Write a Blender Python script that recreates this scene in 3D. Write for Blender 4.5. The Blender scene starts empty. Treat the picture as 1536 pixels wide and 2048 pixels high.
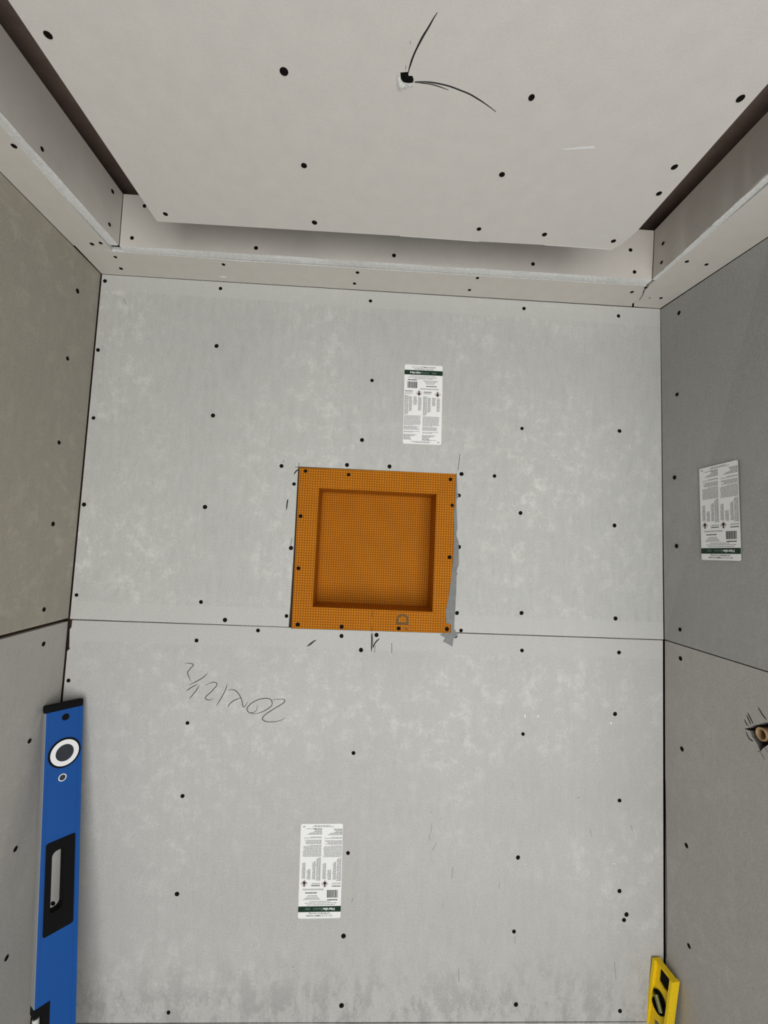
import bpy, bmesh, math, random
from mathutils import Matrix, Vector

# ------------------------------------------------------------------ camera, light, exposure
C = bpy.context.scene.collection
scene = bpy.context.scene
CAM = [0.71218, -1.08291, 1.60541]
ROT = [[0.998061, 0.041711, -0.046198], [-0.044762, 0.996741, -0.067103], [0.043248, 0.069041, 0.996676]]
cam_data = bpy.data.cameras.new('camera')
cam = bpy.data.objects.new('camera', cam_data); C.objects.link(cam)
cam_data.sensor_fit = 'AUTO'; cam_data.sensor_width = 36.0
cam_data.lens = 848.32 / 2048 * 36.0
cam_data.clip_start = 0.01
cam.matrix_world = Matrix(((ROT[0][0], ROT[0][2], -ROT[0][1], CAM[0]),
                           (ROT[1][0], ROT[1][2], -ROT[1][1], CAM[1]),
                           (ROT[2][0], ROT[2][2], -ROT[2][1], CAM[2]), (0, 0, 0, 1)))
scene.camera = cam

world = bpy.data.worlds.new('room_light'); scene.world = world; world.use_nodes = True
bg = world.node_tree.nodes['Background']
bg.inputs[0].default_value = (0.93, 0.97, 1.0, 1); bg.inputs[1].default_value = 0.17

def area(name, loc, target, sx, sy, power, col):
    l = bpy.data.lights.new(name, 'AREA'); l.shape = 'RECTANGLE'; l.size = sx; l.size_y = sy
    l.energy = power; l.color = col
    o = bpy.data.objects.new(name, l); C.objects.link(o)
    o.location = loc
    o.rotation_euler = (Vector(target) - Vector(loc)).to_track_quat('-Z', 'Y').to_euler()
    return o
area('unseen_front_light', (1.0, -2.2, 1.1), (0.75, 0.0, 1.45), 1.5, 1.9, 44.0, (1.0, 0.985, 0.96))  # unseen area light added behind the camera as the main frontal light

scene.view_settings.view_transform = 'Standard'
scene.view_settings.look = 'None'
scene.view_settings.gamma = 1.0
scene.view_settings.use_curve_mapping = False
scene.view_settings.exposure = 0.0

# ------------------------------------------------------------------ measured positions (metres)
WL = 1.4958
SOF = {'inL':[0.0827,-0.0925,2.263],'inR':[1.3913,-0.092,2.2713],'inL0':[0.081,-0.4016,2.2619],'inR0':[1.389,-0.41,2.2576],'wr':[1.5034,-0.2939,2.2575],'inM':[[0.38,-0.0876,2.2648],[0.7183,-0.0884,2.267],[1.0528,-0.0899,2.2691]]}
FACE = {'bBL':[0.1109,-0.1138,2.2634],'bTL':[0.1093,-0.1138,2.3912],'bBR':[1.384,-0.1154,2.2715],'bTR':[1.3892,-0.1154,2.3993],'lB':[0.0982,-0.4224,2.2622],'lT':[0.1022,-0.4431,2.3912],'rB':[1.3696,-0.4296,2.2576],'rT':[1.3944,-0.4073,2.3993]}
PANEL = [[0.2535,-0.5954],[0.2593,-0.2405],[0.417,-0.2433],[0.5793,-0.2464],[0.7553,-0.2501],[0.92,-0.251],[1.0569,-0.2548],[1.1992,-0.2561],[1.2107,-0.2738],[1.2124,-0.2813],[1.2181,-0.3153],[1.2196,-0.5813]]
ZP = 2.235
HOLE = [[0.7306,-0.5548],[0.7409,-0.5564],[0.7421,-0.5517],[0.7474,-0.552],[0.7496,-0.5472],[0.7484,-0.543],[0.7424,-0.542],[0.7361,-0.5425],[0.7319,-0.5463]]
TORN = [[[0.731,-0.5506],[0.7252,-0.5505]],[[0.732,-0.5463],[0.7265,-0.5412]],[[0.734,-0.5439],[0.728,-0.534]],[[0.7364,-0.542],[0.7326,-0.5309]],[[0.7394,-0.5414],[0.7364,-0.5366]],[[0.7426,-0.5415],[0.7424,-0.5334]],[[0.7454,-0.5419],[0.7481,-0.5377]],[[0.7487,-0.5428],[0.7501,-0.5406]]]
PLUG = [[0.7304,-0.555],[0.7411,-0.5566],[0.7423,-0.5519],[0.7476,-0.5522],[0.7499,-0.5473],[0.7487,-0.5428],[0.7424,-0.5417],[0.7374,-0.5413],[0.7327,-0.5454]]
ARCS = [[[0.7412,-0.5537],[0.7415,-0.5577],[0.7439,-0.5695],[0.7474,-0.58],[0.7515,-0.5893],[0.7564,-0.5992],[0.7619,-0.6097],[0.7657,-0.6172],[0.7691,-0.623]],[[0.7432,-0.5627],[0.746,-0.5743],[0.749,-0.5846],[0.7529,-0.5942],[0.757,-0.6022],[0.7619,-0.6093]],[[0.7372,-0.5641],[0.7371,-0.5583]],[[0.7403,-0.5919],[0.7404,-0.5884]],[[0.7499,-0.5447],[0.7593,-0.5458],[0.7727,-0.5461],[0.7864,-0.5451],[0.8003,-0.5431],[0.8147,-0.5395],[0.8295,-0.5354],[0.845,-0.529],[0.86,-0.5218],[0.8735,-0.5146]],[[0.7517,-0.5443],[0.7618,-0.5443],[0.7731,-0.5438],[0.7847,-0.5418],[0.799,-0.5385]]]
SMEAR = [[0.991,-0.4662],[1.0198,-0.473],[1.0403,-0.4765],[1.0445,-0.4718],[1.0257,-0.4693],[0.9995,-0.4652]]
SCR = {'back_up':[[0.0119,0.0,2.2438],[0.3057,0.0,2.2445],[0.6975,0.0,2.2379],[1.1101,0.0,2.2456],[1.3706,0.0,2.2424],[0.0104,0.0,2.0602],[0.3062,0.0,2.0898],[0.7112,0.0,2.023],[0.0148,0.0,1.8838],[0.31,0.0,1.907],[0.6926,0.0,1.8641],[1.1115,0.0,1.9176],[1.375,0.0,1.9254],[0.4908,0.0,1.7859],[0.6572,0.0,1.797],[0.7666,0.0,1.7987],[0.9546,0.0,1.7886],[1.0415,0.0,1.7877],[0.5251,0.0,1.7412],[0.0111,0.0,1.6645],[0.3067,0.0,1.6721],[1.1123,0.0,1.6943],[0.5269,0.0,1.5786],[1.3628,0.0,1.673],[0.9539,0.0,1.5994],[0.9498,0.0,1.7322],[0.0132,0.0,1.4419],[0.3137,0.0,1.4361],[0.5256,0.0,1.4094],[0.3752,0.0,1.3943],[1.1204,0.0,1.4381],[1.3669,0.0,1.4329],[0.9541,0.0,1.4321],[0.9657,0.0,1.3887]],'back_low':[[0.3096,0.0,1.3422],[0.4576,0.0,1.3715],[0.6647,0.0,1.365],[0.7521,0.0,1.3704],[0.715,0.0,1.3322],[0.952,0.0,1.3746],[1.1236,0.0,1.3441],[1.3766,0.0,1.3471],[0.0129,0.0,1.2374],[0.3024,0.0,1.145],[1.1305,0.0,1.1386],[1.367,0.0,1.1935],[0.7082,0.0,1.0834],[0.3031,0.0,0.9749],[1.3798,0.0,0.983],[0.7062,0.0,0.8497],[1.1242,0.0,0.8442],[0.307,0.0,0.7527],[1.3808,0.0,0.7684],[0.7047,0.0,0.6611],[1.118,0.0,0.6731],[1.3988,0.0,0.7138],[1.3926,0.0,0.701],[0.7076,0.0,0.5068],[1.1266,0.0,0.5082],[1.3835,-0.0,0.493],[0.3072,0.0,0.4926],[0.0245,0.0,0.7294]],'left_up':[[0.0,-0.0766,2.1693],[0.0,-0.0876,1.9987],[0.0,-0.0886,1.7996],[0.0,-0.0826,1.6123],[0.0,-0.0847,1.4199]],'left_low':[[0.0,-0.0759,1.3418],[0.0,-0.0897,1.1366],[0.0,-0.0996,0.9188],[0.0,-0.0948,0.6974]],'right_up':[[1.4914,-0.0637,2.2237],[1.4922,-0.0544,2.0126],[1.4931,-0.0432,1.7999],[1.4943,-0.0475,1.6256],[1.4956,-0.0564,1.4209]],'right_low':[[1.4958,-0.0573,1.3513],[1.4958,-0.0607,1.1391],[1.4958,-0.0733,0.927],[1.4958,-0.0792,0.712]],'panel':[[0.2759,-0.5617,2.235],[0.5731,-0.5433,2.235],[0.9167,-0.5381,2.235],[1.2006,-0.5605,2.235],[0.5796,-0.3991,2.235],[0.9157,-0.4124,2.235],[1.1883,-0.4518,2.235],[1.1993,-0.3998,2.235],[0.2866,-0.2631,2.235],[0.5821,-0.27,2.235],[0.9106,-0.2855,2.235],[1.0444,-0.2839,2.235],[1.1889,-0.2803,2.235]],'back_face':[[0.1596,-0.1138,2.3655],[0.1375,-0.1138,2.285],[0.4239,-0.1142,2.2819],[0.75,-0.1146,2.2875],[1.0876,-0.115,2.2908],[1.3298,-0.1154,2.3444],[1.34,-0.1154,2.2888]],'left_face':[[0.1014,-0.3405,2.2806],[0.1081,-0.1513,2.3648],[0.109,-0.1526,2.2856]],'right_face':[[1.3851,-0.1527,2.3381],[1.3834,-0.1498,2.2928]],'back_under':[[0.0784,-0.0728,2.2628],[0.0668,-0.0288,2.2622],[0.3351,-0.0704,2.2644],[0.6631,-0.0724,2.2665],[0.6546,-0.0272,2.2659],[0.9614,-0.0807,2.2685],[0.9539,-0.0301,2.2679],[1.3668,-0.0642,2.2709]],'left_under':[[0.0723,-0.3627,2.2619],[0.0499,-0.1157,2.2622],[0.0721,-0.1207,2.2627]],'right_under':[[1.41,-0.1954,2.266],[1.4576,-0.1931,2.264],[1.4254,-0.0423,2.2719],[1.4548,-0.0484,2.2704],[1.3885,-0.0847,2.2717]],'niche':[[0.5525,0.0,1.7759],[0.6624,0.0,1.772],[0.926,0.0,1.773],[0.5465,0.0,1.6601],[0.9326,0.0,1.7058],[0.9302,0.0,1.5724],[0.5484,0.0,1.5288],[0.5547,0.0,1.3895],[0.6639,0.0,1.3879],[0.8072,0.0,1.3886],[0.9295,0.0,1.3912]]}
NRM = {'back_face':[0.0013,1.0,0.0],'left_face':[0.9991,-0.0409,0.0126],'right_face':[0.9982,-0.044,-0.04],'back_under':[0.0064,-0.0105,-0.9999],'left_under':[-0.0219,-0.0033,0.9998],'right_under':[-0.0446,0.0434,-0.9981]}
NICHE = {'out':[[0.5365,1.7843],[0.9415,1.788],[0.9442,1.3818],[0.5396,1.3804]],'inn':[[0.5889,1.7341],[0.8911,1.7333],[0.8914,1.4324],[0.5887,1.4339]]}
SEAL = [[0.9418,1.7895],[0.9451,1.7386],[0.9495,1.7303],[0.9433,1.7215],[0.944,1.6979],[0.948,1.6476],[0.9452,1.6307],[0.9525,1.611],[0.9543,1.5545],[0.9497,1.541],[0.9499,1.4817],[0.9481,1.4325],[0.9477,1.3934],[0.9582,1.3759],[0.9468,1.369],[0.9449,1.348],[0.934,1.3541],[0.9206,1.3601],[0.9269,1.3684],[0.9127,1.3766],[0.9232,1.3812],[0.9397,1.3834],[0.9397,1.4029],[0.9263,1.4073],[0.9246,1.4382],[0.9304,1.4645],[0.9355,1.514],[0.939,1.5605],[0.9406,1.6138],[0.9372,1.6875],[0.9403,1.7078],[0.9401,1.7894]]
DBOX = [[0.8003,1.398],[0.8315,1.3991],[0.8304,1.4266],[0.7991,1.4255]]
RBITS = [[[0.8022,1.391],[0.8098,1.3913],[0.81,1.3855],[0.8041,1.3853]],[[0.8186,1.3922],[0.8235,1.3924],[0.8304,1.3868],[0.8298,1.3842],[0.8251,1.3866]]]
NPEN = [[[0.7391,1.4299],[0.7398,1.4137]],[[0.7387,1.3943],[0.7398,1.3782]]]
BPEN = [[[0.7393,1.375],[0.7409,1.3542],[0.741,1.3292]],[[0.7422,1.3751],[0.7446,1.3367]],[[0.7445,1.3383],[0.7498,1.3513],[0.7601,1.3619]],[[0.7489,1.3272],[0.7502,1.3433]],[[0.7914,1.351],[0.7924,1.327]],[[0.5802,1.3362],[0.5925,1.3468],[0.6019,1.3528]],[[0.5866,1.338],[0.5972,1.3495]]]
UPEN = [[[0.5256,1.7846],[0.5344,1.7854]],[[0.5348,1.7965],[0.5347,1.7864]],[[0.5233,1.766],[0.5294,1.7754],[0.5348,1.779]],[[0.5099,1.6743],[0.5108,1.6926],[0.5122,1.7016]],[[0.5257,1.5827],[0.5272,1.6025]],[[0.4935,1.7964],[0.4966,1.7999]],[[0.945,1.7964],[0.9487,1.8412]],[[0.9482,1.536],[0.9525,1.5279]]]
WRITE = [[[0.2861,1.2852],[0.2958,1.2874],[0.3066,1.2834],[0.3,1.2751],[0.2945,1.2666],[0.2945,1.2608],[0.2996,1.2511],[0.3034,1.2442]],[[0.2986,1.2347],[0.3186,1.2451],[0.3333,1.2553],[0.3419,1.2648]],[[0.2937,1.2205],[0.3055,1.2295],[0.3196,1.2375]],[[0.3248,1.2359],[0.318,1.2233],[0.3101,1.2123],[0.3027,1.2021]],[[0.338,1.2348],[0.3497,1.2412],[0.3605,1.2433],[0.3665,1.2395],[0.3645,1.2334],[0.3534,1.22],[0.3421,1.2088],[0.3414,1.2034],[0.3481,1.2007],[0.3547,1.2016],[0.3599,1.205]],[[0.391,1.2396],[0.3881,1.2264],[0.3786,1.2055],[0.3682,1.1872]],[[0.3938,1.2244],[0.4035,1.2273],[0.4137,1.2238],[0.4232,1.2132],[0.4296,1.2003],[0.4334,1.1863],[0.439,1.1908],[0.4436,1.1981]],[[0.3967,1.1847],[0.3993,1.1913],[0.4097,1.2009],[0.4268,1.2085]],[[0.4671,1.1915],[0.4672,1.1829],[0.4621,1.1751],[0.4512,1.1727],[0.4438,1.1779],[0.4438,1.1855],[0.4541,1.1966],[0.4712,1.2058],[0.4888,1.2085],[0.499,1.2055],[0.5033,1.1969],[0.5,1.1892],[0.4862,1.179],[0.4689,1.172],[0.4558,1.1711],[0.4479,1.1737]],[[0.5002,1.204],[0.5156,1.207],[0.5289,1.2074],[0.5335,1.2042],[0.5295,1.1976],[0.5102,1.1851],[0.489,1.1704],[0.4818,1.1615],[0.4832,1.1566],[0.4945,1.1525],[0.5121,1.1534],[0.5274,1.1573],[0.5377,1.1636]]]
SCRATCH = [[[0.9076,0.9215],[0.9064,0.8986]],[[0.9037,0.8967],[0.9034,0.8815]],[[0.9111,0.8577],[0.9205,0.8753]],[[0.9633,0.8198],[0.9613,0.7935]],[[1.0784,0.772],[1.0801,0.7852]],[[1.1204,0.6453],[1.1212,0.6639]],[[0.7204,0.7375],[0.7237,0.7486]],[[1.2709,0.9871],[1.2792,0.9892]],[[1.3049,0.9119],[1.3092,0.8965]],[[0.9039,0.9462],[0.907,0.9489]],[[0.9843,0.5912],[0.9866,0.5575]],[[1.3691,0.6031],[1.3731,0.5632]],[[1.118,0.5127],[1.1243,0.5026]],[[0.5853,0.5906],[0.5922,0.594]],[[0.0622,2.2004],[0.0684,2.1861]],[[1.4096,0.9247],[1.4135,0.9105]]]
CHIPS = [[1.1347,1.1826,0.0035,0.0085],[1.168,1.1835,0.003,0.007],[1.3567,1.171,0.0045,0.006],[1.3665,0.8328,0.006,0.0022],[1.142,0.8292,0.003,0.0022],[1.3717,0.8211,0.0025,0.002]]
CHIPU = [0.3174,-0.02,2.2637]
NOTCH = [[0.0089,1.3778],[0.0083,1.3646],[0.0048,1.3585],[0.0074,1.3167],[0.0095,1.3132],[-0.0005,1.3069]]
LABEL = [[[0.7946,2.0712],[0.8965,2.0734],[0.8983,1.8634],[0.7991,1.8594]],[[0.5893,0.9161],[0.6908,0.9165],[0.6955,0.7004],[0.5943,0.7009]]]
LABEL3 = [[-0.1205,1.81],[-0.2243,1.8096],[-0.2301,1.5959],[-0.1252,1.5953]]
PHOLE = [[-0.2305,1.2587],[-0.2463,1.2691],[-0.2523,1.2753],[-0.2619,1.2806],[-0.2742,1.2888],[-0.2819,1.2931],[-0.305,1.29],[-0.31,1.2650000000000001],[-0.2811,1.2511],[-0.274,1.2434],[-0.2689,1.2372],[-0.2656,1.2312],[-0.2629,1.235],[-0.259,1.2422],[-0.2547,1.2467],[-0.2475,1.2519],[-0.2439,1.2609]]
PIPE = [[-0.263,1.2627],[-0.2487,1.2597],[-0.2743,1.2613],[-0.2618,1.2757],[-0.2678,1.251]]
PPEN = [[[-0.2316,1.2776],[-0.2349,1.2723],[-0.2387,1.2689]],[[-0.2364,1.2883],[-0.2412,1.2809],[-0.2456,1.2735]],[[-0.2388,1.2939],[-0.2451,1.2851],[-0.2509,1.277]],[[-0.2618,1.314],[-0.2709,1.3027],[-0.2799,1.2961]],[[-0.2346,1.2549],[-0.2413,1.2452],[-0.2503,1.2434]],[[-0.2653,1.231],[-0.2735,1.2204]],[[-0.2747,1.2431],[-0.2809,1.2366]],[[-0.2602,1.2276],[-0.2639,1.2322]],[[-0.2387,1.2686],[-0.2418,1.2702]]]
RPEN = [[[-0.0033,1.0364],[-0.0053,0.87],[-0.0074,0.731],[-0.0053,0.6196]],[[-0.1266,1.4773],[-0.1366,1.4722]],[[-0.1366,1.4756],[-0.1421,1.4687]]]
BLUE = {'P':[0.0183,-0.07273,1.1929],'w':[0.650446,0.759446,-0.012683],'u':[-0.165429,0.157944,0.973492],'n':[0.741318,-0.631106,0.228369],'width':0.06982}
YEL = {'P':[1.46024,-0.00564,0.62034],'w':[0.167293,-0.981484,-0.093283],'u':[0.074021,-0.081846,0.993892],'n':[-0.983125,-0.173177,0.058958],'width':0.05598}
ZC = 2.465          # upper ceiling
T = 0.012           # backer board thickness
GY = -1.0           # where the side walls and soffits end, behind the camera's view
random.seed(7)

# ------------------------------------------------------------------ materials
def new_mat(name, col, rough=0.8, metal=0.0, spec=0.3):
    m = bpy.data.materials.new(name); m.use_nodes = True
    b = m.node_tree.nodes['Principled BSDF']
    b.inputs['Base Color'].default_value = (*col, 1); b.inputs['Roughness'].default_value = rough
    b.inputs['Metallic'].default_value = metal; b.inputs['Specular IOR Level'].default_value = spec
    m.diffuse_color = (*col, 1)
    return m, m.node_tree, b
def N(nt, t, **kw):
    n = nt.nodes.new(t)
    for k, v in kw.items():
        if k.startswith('i_'):
            n.inputs[k[2:].replace('_', ' ')].default_value = v
        else: setattr(n, k, v)
    return n
def math_node(nt, op, a, b=None, clamp=False):
    n = nt.nodes.new('ShaderNodeMath'); n.operation = op; n.use_clamp = clamp
    for i, v in enumerate((a, b)):
        if v is None: continue
        if isinstance(v, (int, float)): n.inputs[i].default_value = v
        else: nt.links.new(v, n.inputs[i])
    return n.outputs[0]
def ramp(nt, src, lo, hi, a=0.0, b=1.0):
    n = nt.nodes.new('ShaderNodeMapRange'); n.clamp = True
    nt.links.new(src, n.inputs[0])
    for i, v in enumerate((lo, hi, a, b)): n.inputs[i + 1].default_value = v
    return n.outputs[0]
def noise(nt, vec, scale, detail=4, rough=0.6, stretch=None):
    if stretch:
        mp = nt.nodes.new('ShaderNodeMapping'); mp.inputs['Scale'].default_value = stretch
        nt.links.new(vec, mp.inputs[0]); vec = mp.outputs[0]
    n = nt.nodes.new('ShaderNodeTexNoise'); nt.links.new(vec, n.inputs['Vector'])
    n.inputs['Scale'].default_value = scale; n.inputs['Detail'].default_value = detail
    n.inputs['Roughness'].default_value = rough
    return n.outputs[0]
def scale_colour(nt, col, fac):
    n = nt.nodes.new('ShaderNodeVectorMath'); n.operation = 'SCALE'
    if isinstance(col, tuple): n.inputs[0].default_value = col
    else: nt.links.new(col, n.inputs[0])
    nt.links.new(fac, n.inputs['Scale']); return n.outputs[0]

def board_mat(name, col, mottle=1.0, bands=(), stain=0.0):
    """fibre-cement backer board: fine grain, pale abraded blotches, faint vertical rubbing"""
    m, nt, b = new_mat(name, col, 0.9, spec=0.15)
    tc = nt.nodes.new('ShaderNodeTexCoord').outputs['Object']
    sep = nt.nodes.new('ShaderNodeSeparateXYZ'); nt.links.new(tc, sep.inputs[0]); z = sep.outputs[2]
    big = noise(nt, tc, 2.2, 3, 0.5)
    blot = noise(nt, tc, 24, 9, 0.78)
    blot2 = noise(nt, tc, 60, 5, 0.7, (1, 1, 0.45))
    streak = noise(nt, tc, 1.0, 7, 0.75, (60, 60, 14))
    fine = noise(nt, tc, 300, 4, 0.8)
    area_mask = ramp(nt, big, 0.42, 0.62)
    pale = math_node(nt, 'MULTIPLY', ramp(nt, blot, 0.50, 0.64), ramp(nt, area_mask, 0, 1, 0.15, 1.0))
    dark = ramp(nt, blot2, 0.55, 0.75)
    v = math_node(nt, 'ADD', math_node(nt, 'MULTIPLY', pale, 0.22 * mottle), 1.0)
    v = math_node(nt, 'SUBTRACT', v, math_node(nt, 'MULTIPLY', dark, 0.06 * mottle))
    v = math_node(nt, 'ADD', v, ramp(nt, streak, 0.3, 0.7, -0.045 * mottle, 0.045 * mottle))
    v = math_node(nt, 'ADD', v, ramp(nt, big, 0.3, 0.7, -0.05, 0.05))
    band = None
    for lo, hi in bands:                    # smooth recessed strips along the long factory edges
        k = math_node(nt, 'MULTIPLY', ramp(nt, z, lo - .004, lo), ramp(nt, z, hi, hi + .004, 1, 0))
        band = k if band is None else math_node(nt, 'MAXIMUM', band, k)
    if band is not None:
        inv = math_node(nt, 'SUBTRACT', 1.0, math_node(nt, 'MULTIPLY', band, 0.75))
        v = math_node(nt, 'ADD', math_node(nt, 'MULTIPLY', math_node(nt, 'SUBTRACT', v, 1.0), inv), 1.0)
        v = math_node(nt, 'ADD', v, math_node(nt, 'MULTIPLY', band, 0.045))
    if stain:                               # scuffed dirty patches low down
        s = noise(nt, tc, 17, 9, 0.78, (1, 1, 0.6))
        low = ramp(nt, z, 0.50, 0.64, 1, 0)
        s = math_node(nt, 'MULTIPLY', ramp(nt, s, 0.48, 0.56), low)
        v = math_node(nt, 'SUBTRACT', v, math_node(nt, 'MULTIPLY', s, stain))
    v = math_node(nt, 'ADD', v, ramp(nt, fine, 0.25, 0.75, -0.20, 0.20))
    nt.links.new(scale_colour(nt, col, v), b.inputs['Base Color'])
    bp = nt.nodes.new('ShaderNodeBump'); bp.inputs['Strength'].default_value = 0.35; bp.inputs['Distance'].default_value = 0.0012
    h = math_node(nt, 'ADD', fine, math_node(nt, 'MULTIPLY', blot2, 1.2))
    nt.links.new(h, bp.inputs['Height']); nt.links.new(bp.outputs[0], b.inputs['Normal'])
    return m
def plain_mat(name, col, rough=0.7, var=0.08, scale=120, metal=0.0, spec=0.3, bump=0.0, sub=0.0):
    m, nt, b = new_mat(name, col, rough, metal, spec)
    tc = nt.nodes.new('ShaderNodeTexCoord').outputs['Object']
    n1 = noise(nt, tc, scale, 4, 0.65); n2 = noise(nt, tc, scale * 0.06, 3, 0.5)
    v = math_node(nt, 'ADD', ramp(nt, n1, 0.25, 0.75, 1 - var, 1 + var), ramp(nt, n2, 0.3, 0.7, -var * .5, var * .5))
    nt.links.new(scale_colour(nt, col, v), b.inputs['Base Color'])
    if bump:
        bp = nt.nodes.new('ShaderNodeBump'); bp.inputs['Strength'].default_value = bump; bp.inputs['Distance'].default_value = 0.001
        nt.links.new(n1, bp.inputs['Height']); nt.links.new(bp.outputs[0], b.inputs['Normal'])
    return m

M = {}
M['back_up'] = board_mat('backer_board_back', (0.50, 0.505, 0.485), 1.5, ((1.386, 1.425), (2.222, 2.30)))
M['back_low'] = board_mat('backer_board_back_lower', (0.49, 0.49, 0.475), 1.0, ((1.335, 1.383),), 0.20)
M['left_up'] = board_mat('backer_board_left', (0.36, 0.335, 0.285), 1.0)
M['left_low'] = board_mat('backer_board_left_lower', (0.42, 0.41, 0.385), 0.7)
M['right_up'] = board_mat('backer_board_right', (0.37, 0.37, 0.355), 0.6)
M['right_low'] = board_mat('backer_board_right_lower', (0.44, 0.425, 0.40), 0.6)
M['drywall'] = plain_mat('drywall_face_paper', (0.65, 0.62, 0.57), 0.85, 0.05, 500, bump=0.15)
M['panel'] = plain_mat('drywall_panel_paper', (0.68, 0.66, 0.625), 0.85, 0.045, 500, bump=0.15)
M['gypsum'] = plain_mat('gypsum_cut_edge', (0.74, 0.75, 0.74), 0.95, 0.16, 160, bump=0.6)
M['void'] = plain_mat('dark_wood_framing', (0.05, 0.026, 0.017), 0.9, 0.35, 40)
M['ceil'] = plain_mat('brown_wood_deck', (0.24, 0.175, 0.145), 0.9, 0.2, 30)
M['screw'] = plain_mat('black_phosphate_screw', (0.010, 0.008, 0.007), 0.9, 0.3, 900, spec=0.03)
M['pencil'] = plain_mat('pencil_graphite', (0.03, 0.03, 0.03), 0.8, 0.3, 900, spec=0.1)
M['scratch'] = plain_mat('scratch_grey', (0.23, 0.23, 0.22), 0.9, 0.3, 900)
M['white_smear'] = plain_mat('white_compound', (0.82, 0.82, 0.81), 0.8, 0.05, 300)
M['seal'] = plain_mat('grey_sealant', (0.20, 0.205, 0.205), 0.55, 0.18, 130, bump=0.5)
M['paper'] = plain_mat('label_paper', (0.86, 0.87, 0.86), 0.5, 0.02, 300)
M['ink'] = plain_mat('label_grey_print', (0.25, 0.25, 0.25), 0.7, 0.1, 900)
M['black_ink'] = plain_mat('label_black_print', (0.02, 0.02, 0.02), 0.6, 0.1, 900)
M['green_ink'] = plain_mat('label_green_band', (0.004, 0.028, 0.014), 0.5, 0.1, 500)
M['white_ink'] = plain_mat('label_white_print', (0.86, 0.88, 0.86), 0.5, 0.02, 500)
M['pale_green_ink'] = plain_mat('label_pale_green_print', (0.14, 0.22, 0.17), 0.5, 0.05, 500)
M['red_ink'] = plain_mat('label_red_print', (0.28, 0.05, 0.05), 0.6, 0.1, 500)
M['cut_edge'] = plain_mat('shaded_cut_edge', (0.12, 0.115, 0.105), 0.95, 0.25, 200)  # board edge colour darkened to stand for shade inside the pipe hole
M['floor'] = plain_mat('concrete_floor', (0.46, 0.45, 0.43), 0.9, 0.2, 40, bump=0.3)
M['blue'] = plain_mat('blue_powder_coat', (0.001, 0.072, 0.31), 0.5, 0.06, 300, spec=0.35)
M['alu'] = plain_mat('milled_aluminium', (0.42, 0.43, 0.44), 0.45, 0.08, 200, metal=0.4)
M['rubber'] = plain_mat('black_rubber', (0.004, 0.004, 0.0045), 0.7, 0.15, 300, spec=0.12)
M['white_plastic'] = plain_mat('white_plastic', (0.86, 0.87, 0.88), 0.4, 0.02, 300)
M['vial_dark'] = plain_mat('dark_vial_lens', (0.030, 0.034, 0.045), 0.25, 0.2, 60, spec=0.5)
M['yellow'] = plain_mat('yellow_paint', (0.83, 0.57, 0.008), 0.5, 0.1, 160, spec=0.3)
M['vial_green'] = plain_mat('green_vial_fluid', (0.15, 0.15, 0.03), 0.3, 0.1, 100, spec=0.6)
M['copper'] = plain_mat('tan_pipe', (0.46, 0.31, 0.16), 0.45, 0.15, 200, spec=0.4)
M['pipe_in'] = plain_mat('pipe_inside', (0.10, 0.055, 0.02), 0.6, 0.2, 200)
M['insul'] = plain_mat('pinkish_wood_stud', (0.20, 0.10, 0.06), 0.9, 0.3, 40)

def niche_mat(name, col):
    """orange foam board with a printed grid, 6.6 mm squares"""
    m, nt, b = new_mat(name, col, 0.75, spec=0.2)
    tc = nt.nodes.new('ShaderNodeTexCoord').outputs['Object']
    geo = nt.nodes.new('ShaderNodeNewGeometry')
    sp = nt.nodes.new('ShaderNodeSeparateXYZ'); nt.links.new(tc, sp.inputs[0])
    sn = nt.nodes.new('ShaderNodeSeparateXYZ'); nt.links.new(geo.outputs['True Normal'], sn.inputs[0])
    line = None
    for i in range(3):
        f = math_node(nt, 'FRACT', math_node(nt, 'MULTIPLY', math_node(nt, 'ADD', sp.outputs[i], 10.0021), 1 / 0.0063))
        d = math_node(nt, 'ABSOLUTE', math_node(nt, 'SUBTRACT', f, 0.5))
        l = ramp(nt, d, 0.10, 0.19, 1, 0)
        keep = math_node(nt, 'LESS_THAN', math_node(nt, 'ABSOLUTE', sn.outputs[i]), 0.5)
        l = math_node(nt, 'MULTIPLY', l, keep)
        line = l if line is None else math_node(nt, 'MAXIMUM', line, l)
    n1 = noise(nt, tc, 260, 4, 0.6); n2 = noise(nt, tc, 14, 3, 0.5)
    v = math_node(nt, 'ADD', ramp(nt, n1, 0.25, 0.75, 0.86, 1.14), ramp(nt, n2, 0.3, 0.7, -0.07, 0.07))
    mix = nt.nodes.new('ShaderNodeMix'); mix.data_type = 'RGBA'
    nt.links.new(math_node(nt, 'MULTIPLY', line, 0.8), mix.inputs[0])
    nt.links.new(scale_colour(nt, col, v), mix.inputs[6]); mix.inputs[7].default_value = (0.17, 0.05, 0.001, 1)
    nt.links.new(mix.outputs[2], b.inputs['Base Color'])
    return m
M['orange'] = niche_mat('orange_foam_board', (0.55, 0.185, 0.003))

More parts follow.
